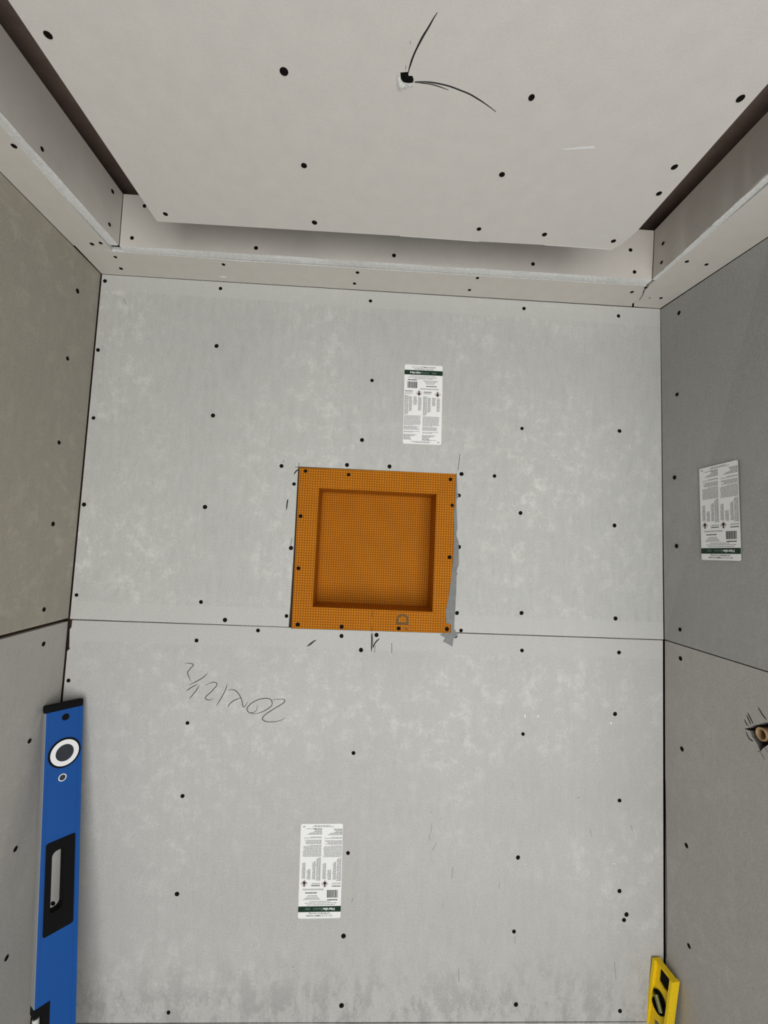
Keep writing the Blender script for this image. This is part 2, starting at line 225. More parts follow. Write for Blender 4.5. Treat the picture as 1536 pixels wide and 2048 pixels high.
# ------------------------------------------------------------------ mesh helpers
def link(name, me, mat=None, parent=None, mw=None, kind=None, label=None):
    o = bpy.data.objects.new(name, me); C.objects.link(o)
    if mat is not None and len(me.materials) == 0: me.materials.append(mat)
    if mw is not None: o.matrix_world = mw
    if parent is not None:
        o.parent = parent; o.matrix_parent_inverse = parent.matrix_world.inverted()
    if kind: o['kind'] = kind
    if label: o['label'] = label
    return o
def from_bm(name, bm, mat, parent=None, mw=None, kind=None, label=None, mats=None):
    bmesh.ops.recalc_face_normals(bm, faces=bm.faces)
    me = bpy.data.meshes.new(name); bm.to_mesh(me); bm.free()
    if mats:
        for m in mats: me.materials.append(m)
    return link(name, me, mat, parent, mw, kind, label)
def empty(name, loc, mw=None):
    o = bpy.data.objects.new(name, None); C.objects.link(o)
    if mw is not None: o.matrix_world = mw
    else: o.matrix_world = Matrix.Translation(loc)
    o.empty_display_size = 0.05
    return o
def tag(o, label, cat, group=None):
    o['label'] = label; o['category'] = cat
    if group: o['group'] = group
def frame(o, ex, ey):
    ex = Vector(ex).normalized(); ey = Vector(ey).normalized(); n = ex.cross(ey).normalized()
    return Matrix(((ex.x, ey.x, n.x, o[0]), (ex.y, ey.y, n.y, o[1]), (ex.z, ey.z, n.z, o[2]), (0, 0, 0, 1)))
def plate_bm(outline, holes, t, fr=None, warp=None, edge_mat=0):
    """flat board with holes: front at local z=0, back at -t"""
    bm = bmesh.new()
    for loop in [outline] + list(holes):
        vs = [bm.verts.new((p[0], p[1], 0)) for p in loop]
        for i in range(len(vs)): bm.edges.new((vs[i], vs[(i + 1) % len(vs)]))
    bmesh.ops.triangle_fill(bm, use_beauty=True, use_dissolve=False, edges=bm.edges[:], normal=(0, 0, 1))
    if t:
        r = bmesh.ops.extrude_face_region(bm, geom=bm.faces[:])
        nv = [v for v in r['geom'] if isinstance(v, bmesh.types.BMVert)]
        for v in nv: v.co.z = -t
    bm.normal_update()
    for f in bm.faces:
        if abs(f.normal.z) < 0.5: f.material_index = edge_mat
    if fr is not None: bm.transform(fr)
    if warp:
        for v in bm.verts: v.co = Vector(warp(v.co))
    return bm
def hexa_bm(a, b):
    """box from two quads (lists of four points)"""
    bm = bmesh.new()
    va = [bm.verts.new(p) for p in a]; vb = [bm.verts.new(p) for p in b]
    bm.faces.new(va); bm.faces.new(vb[::-1])
    for i in range(4): bm.faces.new((va[i], vb[i], vb[(i + 1) % 4], va[(i + 1) % 4]))
    return bm
def loft_bm(sections):
    bm = bmesh.new(); rows = [[bm.verts.new(p) for p in s] for s in sections]; n = len(rows[0])
    for a, b in zip(rows, rows[1:]):
        for i in range(n): bm.faces.new((a[i], a[(i + 1) % n], b[(i + 1) % n], b[i]))
    bm.faces.new(rows[0]); bm.faces.new(rows[-1][::-1]); return bm
def box_bm(lo, hi, bm=None):
    bm = bm or bmesh.new()
    r = bmesh.ops.create_cube(bm, size=1)
    for v in r['verts']:
        v.co = Vector([lo[i] + (v.co[i] + .5) * (hi[i] - lo[i]) for i in range(3)])
    return bm
def ribbon(bm, pts, w, h=0.00025, taper=True, z0=0.0):
    """thin drawn stroke in local xy with a slight thickness"""
    P = [Vector((p[0], p[1], 0)) for p in pts]
    Q = []                                     # smooth the polyline a little
    for i in range(len(P) - 1):
        a = P[max(i - 1, 0)]; b = P[i]; c = P[i + 1]; d = P[min(i + 2, len(P) - 1)]
        k = 4 if len(P) > 2 else 1
        for j in range(k):
            t = j / k
            Q.append(0.5 * ((2 * b) + (c - a) * t + (2 * a - 5 * b + 4 * c - d) * t * t + (3 * b - a - 3 * c + d) * t ** 3))
    Q.append(P[-1]); n = len(Q); rows = []
    for i, p in enumerate(Q):
        d = (Q[min(i + 1, n - 1)] - Q[max(i - 1, 0)]).normalized(); s = Vector((-d.y, d.x, 0))
        f = i / (n - 1)
        ww = w * (0.35 + 0.65 * min(1, 4 * min(f, 1 - f))) if taper else w
        rows.append([bm.verts.new((*(p + s * ww / 2).xy, z0)), bm.verts.new((*(p + s * ww / 4).xy, z0 + h)),
                     bm.verts.new((*(p - s * ww / 4).xy, z0 + h)), bm.verts.new((*(p - s * ww / 2).xy, z0))])
    for a, b in zip(rows, rows[1:]):
        for i in range(3): bm.faces.new((a[i], b[i], b[i + 1], a[i + 1]))
def strokes(name, lines, w, fr, parent, mat='pencil', kind=None, label=None, taper=True):
    bm = bmesh.new()
    for l in lines: ribbon(bm, l, w, taper=taper)
    bm.transform(fr)
    return from_bm(name, bm, M[mat], parent, kind=kind, label=label)
def disc_bm(r, h, n=32, cx=0, cy=0, z=0, bm=None, bevel=0.0, ry=None):
    bm = bm or bmesh.new(); ry = ry or r
    rings = [(1.0, z), (1.0, z + h - bevel), (1.0 - bevel / r, z + h)] if bevel else [(1.0, z), (1.0, z + h)]
    R_ = [[bm.verts.new((cx + r * s * math.cos(2 * math.pi * k / n), cy + ry * s * math.sin(2 * math.pi * k / n), zz)) for k in range(n)] for s, zz in rings]
    for a, b in zip(R_, R_[1:]):
        for k in range(n): bm.faces.new((a[k], a[(k + 1) % n], b[(k + 1) % n], b[k]))
    bm.faces.new(R_[-1]); bm.faces.new(R_[0][::-1]); return bm
def ring_bm(ro, ri, h, n=40, cx=0, cy=0, z=0, bm=None):
    bm = bm or bmesh.new(); pr = [(ro, z), (ro, z + h), (ri, z + h), (ri, z)]
    R_ = [[bm.verts.new((cx + r * math.cos(2 * math.pi * k / n), cy + r * math.sin(2 * math.pi * k / n), zz)) for k in range(n)] for r, zz in pr]
    for i in range(4):
        a, b = R_[i], R_[(i + 1) % 4]
        for k in range(n): bm.faces.new((a[k], a[(k + 1) % n], b[(k + 1) % n], b[k]))
    return bm
# one screw mesh: sunk bugle head with a cross recess
def screw_mesh():
    bm = bmesh.new(); n = 12
    prof = [(0.0050, 0.0), (0.0044, 0.0006), (0.0024, 0.00045)]
    R_ = [[bm.verts.new((r * math.cos(2 * math.pi * k / n), r * math.sin(2 * math.pi * k / n), z)) for k in range(n)] for r, z in prof]
    for a, b in zip(R_, R_[1:]):
        for k in range(n): bm.faces.new((a[k], a[(k + 1) % n], b[(k + 1) % n], b[k]))
    c = bm.verts.new((0, 0, 0.0003))
    for k in range(n): bm.faces.new((R_[-1][k], R_[-1][(k + 1) % n], c))
    me = bpy.data.meshes.new('screw'); bm.to_mesh(me); bm.free(); me.materials.append(M['screw']); return me
SCREW = screw_mesh()
def screws(pts, normal, parent, sc=1.0):
    q = Vector(normal).to_track_quat('Z', 'Y').to_matrix().to_4x4()
    for p in pts:
        s = sc * random.uniform(0.92, 1.12)
        mw = Matrix.Translation(Vector(p) + Vector(normal) * 0.0001) @ q @ Matrix.Rotation(random.uniform(0, 6.28), 4, 'Z') @ Matrix.Diagonal((s, s * random.uniform(.92, 1.08), 1, 1))
        link('screw', SCREW, None, parent, mw)
FB = frame((0, 0, 0), (1, 0, 0), (0, 0, 1))             # back wall: local x=X, y=Z, facing the room (-Y)
FR_ = frame((WL, 0, 0), (0, -1, 0), (0, 0, 1))          # right wall: local x=-Y, y=Z, facing -X
FL_ = frame((0, 0, 0), (0, 1, 0), (0, 0, 1))            # left wall: local x=Y, y=Z, facing +X
FC = frame((0, 0, ZP), (1, 0, 0), (0, -1, 0))           # panel underside: local x=X, y=-Y, facing down
neg = lambda L: [[-p[0], p[1]] for p in L]
flip = lambda L: [[p[0], -p[1]] for p in L]

# ------------------------------------------------------------------ setting: floor, ceiling, walls
def struct(name, bm, mat): return from_bm(name, bm, mat, kind='structure')
struct('floor', box_bm((-0.15, GY - 0.05, -0.05), (WL + 0.15, 0.13, 0.0)), M['floor'])
struct('ceiling', box_bm((-0.15, GY - 0.05, ZC), (WL + 0.15, 0.13, ZC + 0.03)), M['ceil'])

# back wall: framing behind, boards in front
nx0, nx1 = NICHE['out'][0][0] - .0035, NICHE['out'][1][0] + .003
nz1 = NICHE['out'][0][1] + .0015
wb = struct('wall_back', plate_bm([(-0.1, 0), (WL + 0.1, 0), (WL + 0.1, ZC), (-0.1, ZC)], [[(nx0 + .02, 1.40), (nx1 - .02, 1.40), (nx1 - .02, nz1 - .02), (nx0 + .02, nz1 - .02)]], 0.09, frame((0, T + 0.001, 0), (1, 0, 0), (0, 0, 1))), M['void'])
JT = 1.3822                                             # joint height
up_out = [(0.003, JT + .0015), (nx0 - .001, JT + .0005), (nx0, NICHE['out'][3][1] + .05), (nx0 + .0008, 1.55), (nx0, nz1 + .001), (nx1 - .002, nz1 + .0022), (nx1, 1.70), (nx1 + .004, 1.55), (nx1 + .005, 1.45), (nx1 + .002, JT + .0015), (WL - .0015, JT + .0015), (WL - .0085, 2.2700), (0.003, 2.2607)]
b_up = from_bm('backer_board', plate_bm(up_out, [], T, FB), M['back_up'], wb)
nt_ = [(p[0], p[1]) for p in NOTCH]
low_out = [(0.0035, 0.471), (WL - .003, 0.4695), (WL - .003, JT - .0008)] + [(NICHE['out'][2][0] + .006, JT - .0008), (NICHE['out'][2][0], NICHE['out'][2][1] - .001), (NICHE['out'][3][0], NICHE['out'][3][1] - .0012), (NICHE['out'][3][0] - .004, JT - .001)] + [(nt_[0][0], JT - .0012)] + nt_[1:5] + [(0.0035, nt_[5][1])]
b_low = from_bm('backer_board', plate_bm(low_out, [], T, FB), M['back_low'], wb)
b_bot = from_bm('backer_board', plate_bm([(0.003, 0.004), (WL - .003, 0.004), (WL - .003, 0.4675), (0.75, 0.4668), (0.64, 0.4680), (0.0035, 0.4675)], [], T, FB), M['back_low'], wb)
screws(SCR['back_up'], (0, -1, 0), b_up); screws(SCR['back_low'], (0, -1, 0), b_low)
strokes('pencil_writing', WRITE, 0.0018, FB, b_low, label='upside down pencil note reading 20x12 1/2')
strokes('pencil_marks', BPEN, 0.0031, FB, b_low, kind='stuff')
strokes('pencil_marks', UPEN, 0.0032, FB, b_up, kind='stuff')
strokes('scratches', SCRATCH, 0.0030, FB, b_low, 'scratch', kind='stuff')

cb = bmesh.new()
for x, z, w, h in CHIPS: disc_bm(w / 2, .0007, 9, x, z, 0, cb, ry=h / 2)
cb.transform(FB); from_bm('plaster_chips', cb, M['white_smear'], b_low, kind='stuff')
# left wall
wl = struct('wall_left', box_bm((-T - .03, GY, 0), (-T - .001, T, ZC)), M['void'])
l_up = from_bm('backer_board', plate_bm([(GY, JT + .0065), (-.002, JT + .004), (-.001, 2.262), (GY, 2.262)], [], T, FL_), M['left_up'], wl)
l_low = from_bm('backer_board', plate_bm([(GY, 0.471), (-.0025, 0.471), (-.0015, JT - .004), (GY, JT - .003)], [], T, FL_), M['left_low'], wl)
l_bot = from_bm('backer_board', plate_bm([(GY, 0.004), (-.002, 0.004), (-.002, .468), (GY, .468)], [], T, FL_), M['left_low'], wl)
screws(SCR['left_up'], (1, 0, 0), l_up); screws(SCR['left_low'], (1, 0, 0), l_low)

# right wall: the upper board leans and twists a little
def xoff(y, z): return -0.008 * max(0, (z - 1.384) / .88) * (1 + max(y, -.3) / .15)
wr_ = struct('wall_right', plate_bm([(-T, 0), (-GY, 0), (-GY, ZC), (-T, ZC)], [[(.215, 1.21), (.33, 1.21), (.33, 1.31), (.215, 1.31)]], 0.06, frame((WL + T + .012, 0, 0), (0, -1, 0), (0, 0, 1))), M['void'])
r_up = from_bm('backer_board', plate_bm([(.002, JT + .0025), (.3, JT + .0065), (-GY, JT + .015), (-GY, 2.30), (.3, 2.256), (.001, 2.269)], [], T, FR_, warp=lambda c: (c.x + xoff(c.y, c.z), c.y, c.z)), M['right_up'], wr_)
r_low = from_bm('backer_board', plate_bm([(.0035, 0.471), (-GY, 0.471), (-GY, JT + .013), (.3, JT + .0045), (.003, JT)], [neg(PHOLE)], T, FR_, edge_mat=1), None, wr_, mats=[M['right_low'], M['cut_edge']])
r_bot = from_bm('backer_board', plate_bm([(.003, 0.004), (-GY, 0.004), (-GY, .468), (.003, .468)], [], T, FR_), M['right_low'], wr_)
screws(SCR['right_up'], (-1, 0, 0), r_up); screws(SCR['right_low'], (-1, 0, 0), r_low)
strokes('pencil_marks', [neg(l) for l in PPEN], 0.0027, FR_, r_low, kind='stuff')
strokes('pencil_line', [neg(l) for l in RPEN[:1]], 0.0022, FR_, r_low, taper=False)

# ------------------------------------------------------------------ soffits round the top: trim_1 left, trim_2 back, trim_3 right
V = lambda a: Vector(a)
def ext(a, b, y):                                       # point on the line a->b at depth y
    t = (y - a.y) / (b.y - a.y); return a + (b - a) * t
inL, inR, inL0, inR0, wrp = (V(SOF[k]) for k in ('inL', 'inR', 'inL0', 'inR0', 'wr'))
TH = Vector((0, 0, 0.0127))
# back
oL, oR = V((0.0, 0, 2.2615)), V((WL - .008, 0, 2.271))
rng = random.Random(3)
tb = empty('trim_2', (0.75, -0.05, 2.265)); tb['kind'] = 'structure'
sL = V((0.004, -0.1035, 2.2625))                        # seam with the left soffit
xrb = 1.3913
front = [V((0.004, -.1035, 2.2628)), V((0.06, -.0985, 2.263)), inL] + [V(p) for p in SOF['inM']] + [inR + V((-.006, 0, 0))]
n_ = 30; fr_pts = []
for a, b in zip(front, front[1:]):
    k = max(1, int((b - a).length / .05))
    fr_pts += [a + (b - a) * (i / k) + V((0, rng.uniform(-.0008, .0008), 0)) for i in range(k)]
fr_pts.append(front[-1])
tail = [V((1.392, -.070, 2.2713)), V((1.400, -.055, 2.2713)), V((1.4065, -.028, 2.2713)), V((1.400, -.014, 2.2712)), V((1.4075, -.001, 2.2709))]
poly = fr_pts + tail + [V((0.003, -.0005, 2.2616))]
def poly_board(pts, mats, name, parent):
    bm = bmesh.new(); lo = [bm.verts.new(p) for p in pts]; hi = [bm.verts.new(p + TH) for p in pts]
    ed = [bm.edges.new((lo[i], lo[(i + 1) % len(lo)])) for i in range(len(lo))]
    bmesh.ops.triangle_fill(bm, use_beauty=True, edges=ed, normal=(0, 0, -1))
    ed = [bm.edges.new((hi[i], hi[(i + 1) % len(hi)])) for i in range(len(hi))]
    bmesh.ops.triangle_fill(bm, use_beauty=True, edges=ed, normal=(0, 0, 1))
    for i in range(len(lo)):
        f = bm.faces.new((lo[i], lo[(i + 1) % len(lo)], hi[(i + 1) % len(hi)], hi[i])); f.material_index = 1
    return from_bm(name, bm, None, parent, mats=mats)
DW = [M['drywall'], M['gypsum']]
ub = poly_board(poly, DW, 'soffit_board', tb)
screws(SCR['back_under'], NRM['back_under'] if NRM['back_under'][2] < 0 else [-v for v in NRM['back_under']], ub, .85)
cb = disc_bm(.0085, .0006, 11, 0, 0, 0, ry=.0035); cb.transform(frame(CHIPU, (1, 0, 0), (0, -1, 0)))
from_bm('plaster_chip', cb, M['white_smear'], ub)
# vertical boards: thickness runs back from the room face to the edge of the soffit board
def face_board(bot0, bot1, top0, top1, back, parent, nm='face_board', seed=1):
    """board standing on edge; its rough cut bottom edge shows as a white strip"""
    rg = random.Random(seed); k = 24; rows = []
    for i in range(k + 1):
        t = i / k; a = bot0.lerp(bot1, t); b = top0.lerp(top1, t)
        j = rg.uniform(-.0012, .0012); e = rg.uniform(0, .0012)
        rows.append([a + V((0, 0, .004)), a + V((0, 0, e)) - back.normalized() * j, a + V((0, 0, -.0006)) + back * 0.35 , a + back + V((0, 0, .0004)), b + back, b])
    bm = bmesh.new(); R_ = [[bm.verts.new(p) for p in r] for r in rows]
    for a, b in zip(R_, R_[1:]):
        for i in range(6):
            f = bm.faces.new((a[i], a[(i + 1) % 6], b[(i + 1) % 6], b[i])); f.material_index = 1 if i in (1, 2) else 0
    bm.faces.new(R_[0]); bm.faces.new(R_[-1][::-1])
    o = from_bm(nm, bm, None, parent, mats=DW); o.data.shade_smooth(); o.data.set_sharp_from_angle(angle=math.radians(14)); return o
F_ = {k: V(v) for k, v in FACE.items()}
fb = face_board(F_['bBL'], F_['bBR'], F_['bTL'], F_['bTR'], V((0, .0215, 0)), tb, seed=2)
sgn = lambda n, ax, s: n if n[ax] * s > 0 else [-v for v in n]
screws(SCR['back_face'], sgn(NRM['back_face'], 1, -1), fb, .9)
# left
tl = empty('trim_1', (0.05, -0.5, 2.265)); tl['kind'] = 'structure'
endL = ext(inL, inL0, GY)
polyL = [V((.0015, GY, 2.2598)), endL, inL0, inL + V((0, -.004, 0)), V((.055, -.1005, 2.2629)), V((.0015, -.1055, 2.2625))]
ul = poly_board(polyL, DW, 'soffit_board', tl)
screws(SCR['left_under'], sgn(NRM['left_under'], 2, -1), ul, .85)
fl = face_board(ext(F_['bBL'], F_['lB'], GY), F_['bBL'] + V((-.001, -.001, 0)), ext(F_['bTL'], F_['lT'], GY), F_['bTL'] + V((-.001, -.001, 0)), V((-.022, 0, 0)), tl, seed=4)
screws(SCR['left_face'], sgn(NRM['left_face'], 0, 1), fl, .85)
# right
tr = empty('trim_3', (WL - .05, -0.5, 2.265)); tr['kind'] = 'structure'
endR = inR0 + V((0, GY - inR0.y, 0)); endw = V((wrp.x - .001, GY, wrp.z))
polyR = [endw, wrp + V((-.001, 0, 0)), V((WL - .0095, -.0008, 2.271)), V((1.4125, -.0012, 2.271)), V((1.406, -.012, 2.2714)), V((1.4105, -.028, 2.2715)), V((1.4035, -.055, 2.2713)), V((1.396, -.072, 2.2712)), inR + V((.001, -.001, 0)), inR0, endR]
ur = poly_board(polyR, DW, 'soffit_board', tr)
screws(SCR['right_under'], sgn(NRM['right_under'], 2, -1), ur, .85)
rB1 = F_['rB'] + V((0, GY - F_['rB'].y, 0)); rT1 = F_['rT'] + V((0, GY - F_['rT'].y, 0))
fr1 = face_board(F_['rB'].lerp(F_['bBR'], 1.0) + V((.001, -.001, 0)), F_['rB'], F_['bTR'] + V((.001, -.001, 0)), F_['rT'], V((.014, 0, 0)), tr, seed=5)
fr2 = face_board(F_['rB'], rB1, F_['rT'], rT1, V((.014, 0, 0)), tr, seed=6)
bm_ = bmesh.new()
for o in (fr1, fr2): bm_.from_mesh(o.data)
bmesh.ops.remove_doubles(bm_, verts=bm_.verts[:], dist=.0002)
bpy.data.objects.remove(fr2); bm_.to_mesh(fr1.data); bm_.free(); fr1.data.shade_smooth(); fr1.data.set_sharp_from_angle(angle=math.radians(14))
screws(SCR['right_face'], sgn(NRM['right_face'], 0, -1), fr1, .8)

# ------------------------------------------------------------------ ceiling panel hung below the ceiling
pp = [V((p[0], p[1], 0)) for p in PANEL]
cp = empty('ceiling_panel', (0.74, -0.5, ZP)); tag(cp, 'pale drywall ceiling panel hung overhead, with one broken corner and a hole', 'panel')
a0 = ext(pp[1], pp[0], GY); a1 = ext(pp[-2], pp[-1], GY)
rg = random.Random(11); edge = []
for i in range(1, len(pp) - 1):
    a, b = pp[i], pp[i + 1] if i + 1 < len(pp) - 1 else pp[i]
    k = max(1, int((b - a).length / .02)) if (a.y > -.16 and b.y > -.155) else 1
    for j in range(k):
        q = a.lerp(b, j / k); edge.append((q.x, q.y + (rg.uniform(-.0012, .0012) if j else 0)))
outl = [(a0.x, -a0.y)] + [(x, -y) for x, y in edge] + [(a1.x, -a1.y)]
pb = from_bm('drywall_sheet', plate_bm(outl[::-1], [flip(HOLE)], 0.0127, FC, edge_mat=1), None, cp, mats=[M['panel'], M['gypsum']])
screws(SCR['panel'], (0, 0, -1), pb)
from_bm('hanging_frame', box_bm((.40, GY + .05, ZP + .0132), (.44, -.30, ZC - .0005)), M['void'], cp)
from_bm('hanging_frame', box_bm((.70, GY + .05, ZP + .0132), (.80, -.30, ZC - .0005)), M['void'], cp)
from_bm('hanging_frame', box_bm((1.04, GY + .05, ZP + .0132), (1.08, -.30, ZC - .0005)), M['void'], cp)
strokes('pencil_arc', ARCS[:1], 0.0021, FC @ Matrix.Diagonal((1, -1, 1, 1)), pb)
strokes('pencil_arc', ARCS[4:5], 0.0020, FC @ Matrix.Diagonal((1, -1, 1, 1)), pb)
strokes('pencil_marks', [ARCS[i] for i in (1, 2, 3, 5)], 0.0014, FC @ Matrix.Diagonal((1, -1, 1, 1)), pb, kind='stuff')
# torn paper ring round the hole, as crumpled bits of different height
tb_ = bmesh.new(); rg = random.Random(5); vs = []
for i, o in TORN:
    m = [(i[0] + o[0]) / 2, (i[1] + o[1]) / 2]
    vs.append([tb_.verts.new((i[0], i[1], ZP - rg.uniform(.0004, .0022))), tb_.verts.new((m[0], m[1], ZP - rg.uniform(.0006, .0026))), tb_.verts.new((o[0], o[1], ZP - .0002))])
for a, b in zip(vs, vs[1:]):
    for k in (0, 1): tb_.faces.new((a[k], b[k], b[k + 1], a[k + 1]))
pg = plate_bm(PLUG, [], .012, Matrix.Translation((0, 0, ZP + .0125)))  # black filler added across the hole so its inside reads dark
from_bm('hole_dark_filler', pg, M['rubber'], pb, label='black filler darkening the inside of the hole')
from_bm('torn_paper', tb_, M['gypsum'], pb)
fr_ = bmesh.new(); rg = random.Random(21)          # torn face paper along the cut rear edge
ed = [(x, y) for x, y in edge if .50 < x < 1.27]
for i in range(len(ed) - 1):
    if rg.random() < .28: continue
    (xa, ya), (xb, yb) = ed[i], ed[i + 1]; wa, wc = rg.uniform(.0006, .0030), rg.uniform(.0006, .0030)
    fr_.faces.new([fr_.verts.new(p) for p in ((xa, ya + .0004, ZP - .0004), (xb, yb + .0004, ZP - .0004), (xb, yb - wc, ZP - .0004), (xa, ya - wa, ZP - .0004))])
from_bm('torn_fringe', fr_, M['white_smear'], pb, kind='stuff')
sm = plate_bm([(p[0], p[1]) for p in SMEAR], [], 0.0, Matrix.Translation((0, 0, ZP - .0003)))
from_bm('white_smear', sm, M['white_smear'], pb)

# ------------------------------------------------------------------ shower niche
no, ni = NICHE['out'], NICHE['inn']
ncx, ncz = 0.740, 1.5839
sn = empty('shower_niche', (ncx, 0, no[3][1])); tag(sn, 'square orange foam niche with printed grid, set into the back wall', 'niche')
from_bm('flange', plate_bm(no[::-1], [ni], 0.0125, Matrix.Translation((0, -.0006, 0)) @ FB), M['orange'], sn)
ND = 0.092
def q3(p, y): return V((p[0], y, p[1]))
cxi = sum(p[0] for p in ni) / 4; czi = sum(p[1] for p in ni) / 4
for a, b in ((0, 1), (1, 2), (2, 3), (3, 0)):
    pa_, pb_ = ni[a], ni[b]
    off = lambda p: (p[0] + (.0125 if p[0] > cxi else -.0125), p[1] + (.0125 if p[1] > czi else -.0125))
    oa, ob = off(pa_), off(pb_)
    from_bm('side_panel', hexa_bm([q3(pa_, .0122), q3(pb_, .0122), q3(pb_, ND), q3(pa_, ND)], [q3(oa, .0122), q3(ob, .0122), q3(ob, ND), q3(oa, ND)]), M['orange'], sn)
from_bm('back_panel', plate_bm([(cxi - .164, czi - .164), (cxi + .164, czi - .164), (cxi + .164, czi + .164), (cxi - .164, czi + .164)], [], .0125, Matrix.Translation((0, ND, 0)) @ FB), M['orange'], sn)
screws([(p[0], -.0007, p[2]) for p in SCR['niche']], (0, -1, 0), sn, 1.0)
fs = FB @ Matrix.Translation((0, 0, .0007))
bm = plate_bm(SEAL, [], 0.0011, FB @ Matrix.Translation((0, 0, .0017)))
from_bm('sealant', bm, M['seal'], sn, label='smeared grey sealant along the right edge')
strokes('pencil_line', NPEN, 0.0028, fs, sn)
# printed letters, turned to read upwards
def text_bm(s, size, mat_fr, bold=0.0, align='CENTER'):
    cu = bpy.data.curves.new('print', 'FONT'); cu.body = s; cu.size = size; cu.align_x = align; cu.align_y = 'CENTER'; cu.offset = bold; cu.resolution_u = 3
    o = bpy.data.objects.new('print', cu); C.objects.link(o)
    dg = bpy.context.evaluated_depsgraph_get(); me = bpy.data.meshes.new_from_object(o.evaluated_get(dg))
    bpy.data.objects.remove(o); bm = bmesh.new(); bm.from_mesh(me); bpy.data.meshes.remove(me)
    return bm
def fit_text(s, x0, y0, x1, y1, bold=0.0):
    bm = text_bm(s, 1.0, None, bold)
    xs = [v.co.x for v in bm.verts]; ys = [v.co.y for v in bm.verts]
    ax, bx, ay, by = min(xs), max(xs), min(ys), max(ys)
    for v in bm.verts:
        v.co.x = x0 + (v.co.x - ax) / (bx - ax) * (x1 - x0); v.co.y = y0 + (v.co.y - ay) / (by - ay) * (y1 - y0); v.co.z = 0
    return bm
db = fit_text('D', 0, 0, .0275, .0315, .02)
dx0, dz0 = DBOX[0]
db.transform(FB @ Matrix.Translation((dx0 + .0315, dz0, .0009)) @ Matrix.Rotation(math.pi / 2, 4, 'Z'))
for P in RBITS:
    vs = [db.verts.new(FB @ V((p[0], p[1], .0009))) for p in P]; db.faces.new(vs)
M['brown_ink'] = plain_mat('brown_print', (0.13, 0.075, 0.025), 0.7, 0.15, 500)
from_bm('lettering', db, M['brown_ink'], sn, label='dark letter D printed sideways on the bottom rim')

# ------------------------------------------------------------------ product labels
LW, LH = 0.1010, 0.2125
def rect(bm, x0, y0, x1, y1, z):
    bm.faces.new([bm.verts.new((x, y, z)) for x, y in ((x0, y0), (x1, y0), (x1, y1), (x0, y1))])
U = lambda x: (x - 285) / 785 * LW
W_ = lambda y: LH - (y - 190) / 1650 * LH
def print_lines(seed=1):
    """the small print: rows of word-length dashes"""
    bm = bmesh.new(); rg = random.Random(seed); z = .00042
    def line(x0, x1, y, h=9, gap=7):
        x = x0
        while x < x1 - 4:
            w = min(rg.uniform(18, 62), x1 - x); rect(bm, U(x), W_(y + h / 2), U(x + w), W_(y - h / 2), z); x += w + gap
    def para(x0, x1, y0, y1, dy=17, h=9, rag=20, last=0.6):
        y = y0
        while y <= y1:
            line(x0, x1 - rg.uniform(0, rag) if y + dy <= y1 else x0 + (x1 - x0) * last, y, h); y += dy
    for x0, x1, y in ((400, 925, 425), (365, 960, 455), (490, 870, 482)): line(x0, x1, y, 11)
    for i, y in enumerate((518, 540, 562, 584)): line(670 + 22 * i, 985 - 26 * i, y, 10)
    para(615, 1000, 684, 708, 15, 9, 5, 1.0)
    for x0 in (300, 683):
        para(x0, x0 + 180, 782, 806, 16, 8, 20, .8)
    for dx, dy in ((0, 0), (382, 12)):
        para(298 + dx, 385 + dx, 838 + dy, 1232 + dy, 15, 9, 12)
        para(392 + dx, 462 + dx, 862 + dy, 1176 + dy, 15, 9, 18)
        para(484 + dx, 562 + dx, 862 + dy, 1032 + dy, 15, 9, 22)
        para(580 + dx, 652 + dx, 872 + dy, 1150 + dy, 15, 9, 14)
        para(296 + dx, 640 + dx, 1256 + dy, 1452 + dy, 15, 8, 16)
        para(296 + dx, 625 + dx, 1478 + dy, 1545 + dy, 16, 9, 60, .95)
        para(296 + dx, 632 + dx, 1582 + dy, 1602 + dy, 16, 9, 10, .6)
        for i, y in enumerate((1648, 1668, 1688, 1708, 1728, 1745)): line(292 + dx, (560, 520, 455, 420, 440, 455)[i] + dx, y + dy, 12)
    line(450, 860, 1790, 10); line(520, 830, 1808, 10); line(800, 970, 1755, 9); line(985, 1035, 1792, 16)
    return bm
def bold_lines():
    bm = bmesh.new(); rg = random.Random(9); z = .00044
    def dashes(x0, x1, y, h):
        x = x0
        while x < x1 - 3:
            w = min(rg.uniform(22, 44), x1 - x); rect(bm, U(x), W_(y + h / 2), U(x + w), W_(y - h / 2), z); x += w + 5
    dashes(355, 545, 508, 18); dashes(738, 950, 633, 17); dashes(306, 465, 745, 15); dashes(686, 850, 757, 15)
    return bm
def barcode():
    bm = bmesh.new(); rg = random.Random(4); x = 350
    while x < 548:
        w = rg.choice((6, 8, 11, 16)); rect(bm, U(x), W_(680), U(min(x + w, 550)), W_(545), .00043); x += w + rg.choice((3, 3, 5, 8))
    return bm
def diamond(bm, cx, cy, r, z):
    bm.faces.new([bm.verts.new((U(cx + a * r), W_(cy + b * r), z)) for a, b in ((0, 1), (1, 0), (0, -1), (-1, 0))])
def band_shape():
    bm = bmesh.new(); rect(bm, 0, W_(400), LW, W_(302), .00042); return bm
LBL = {}
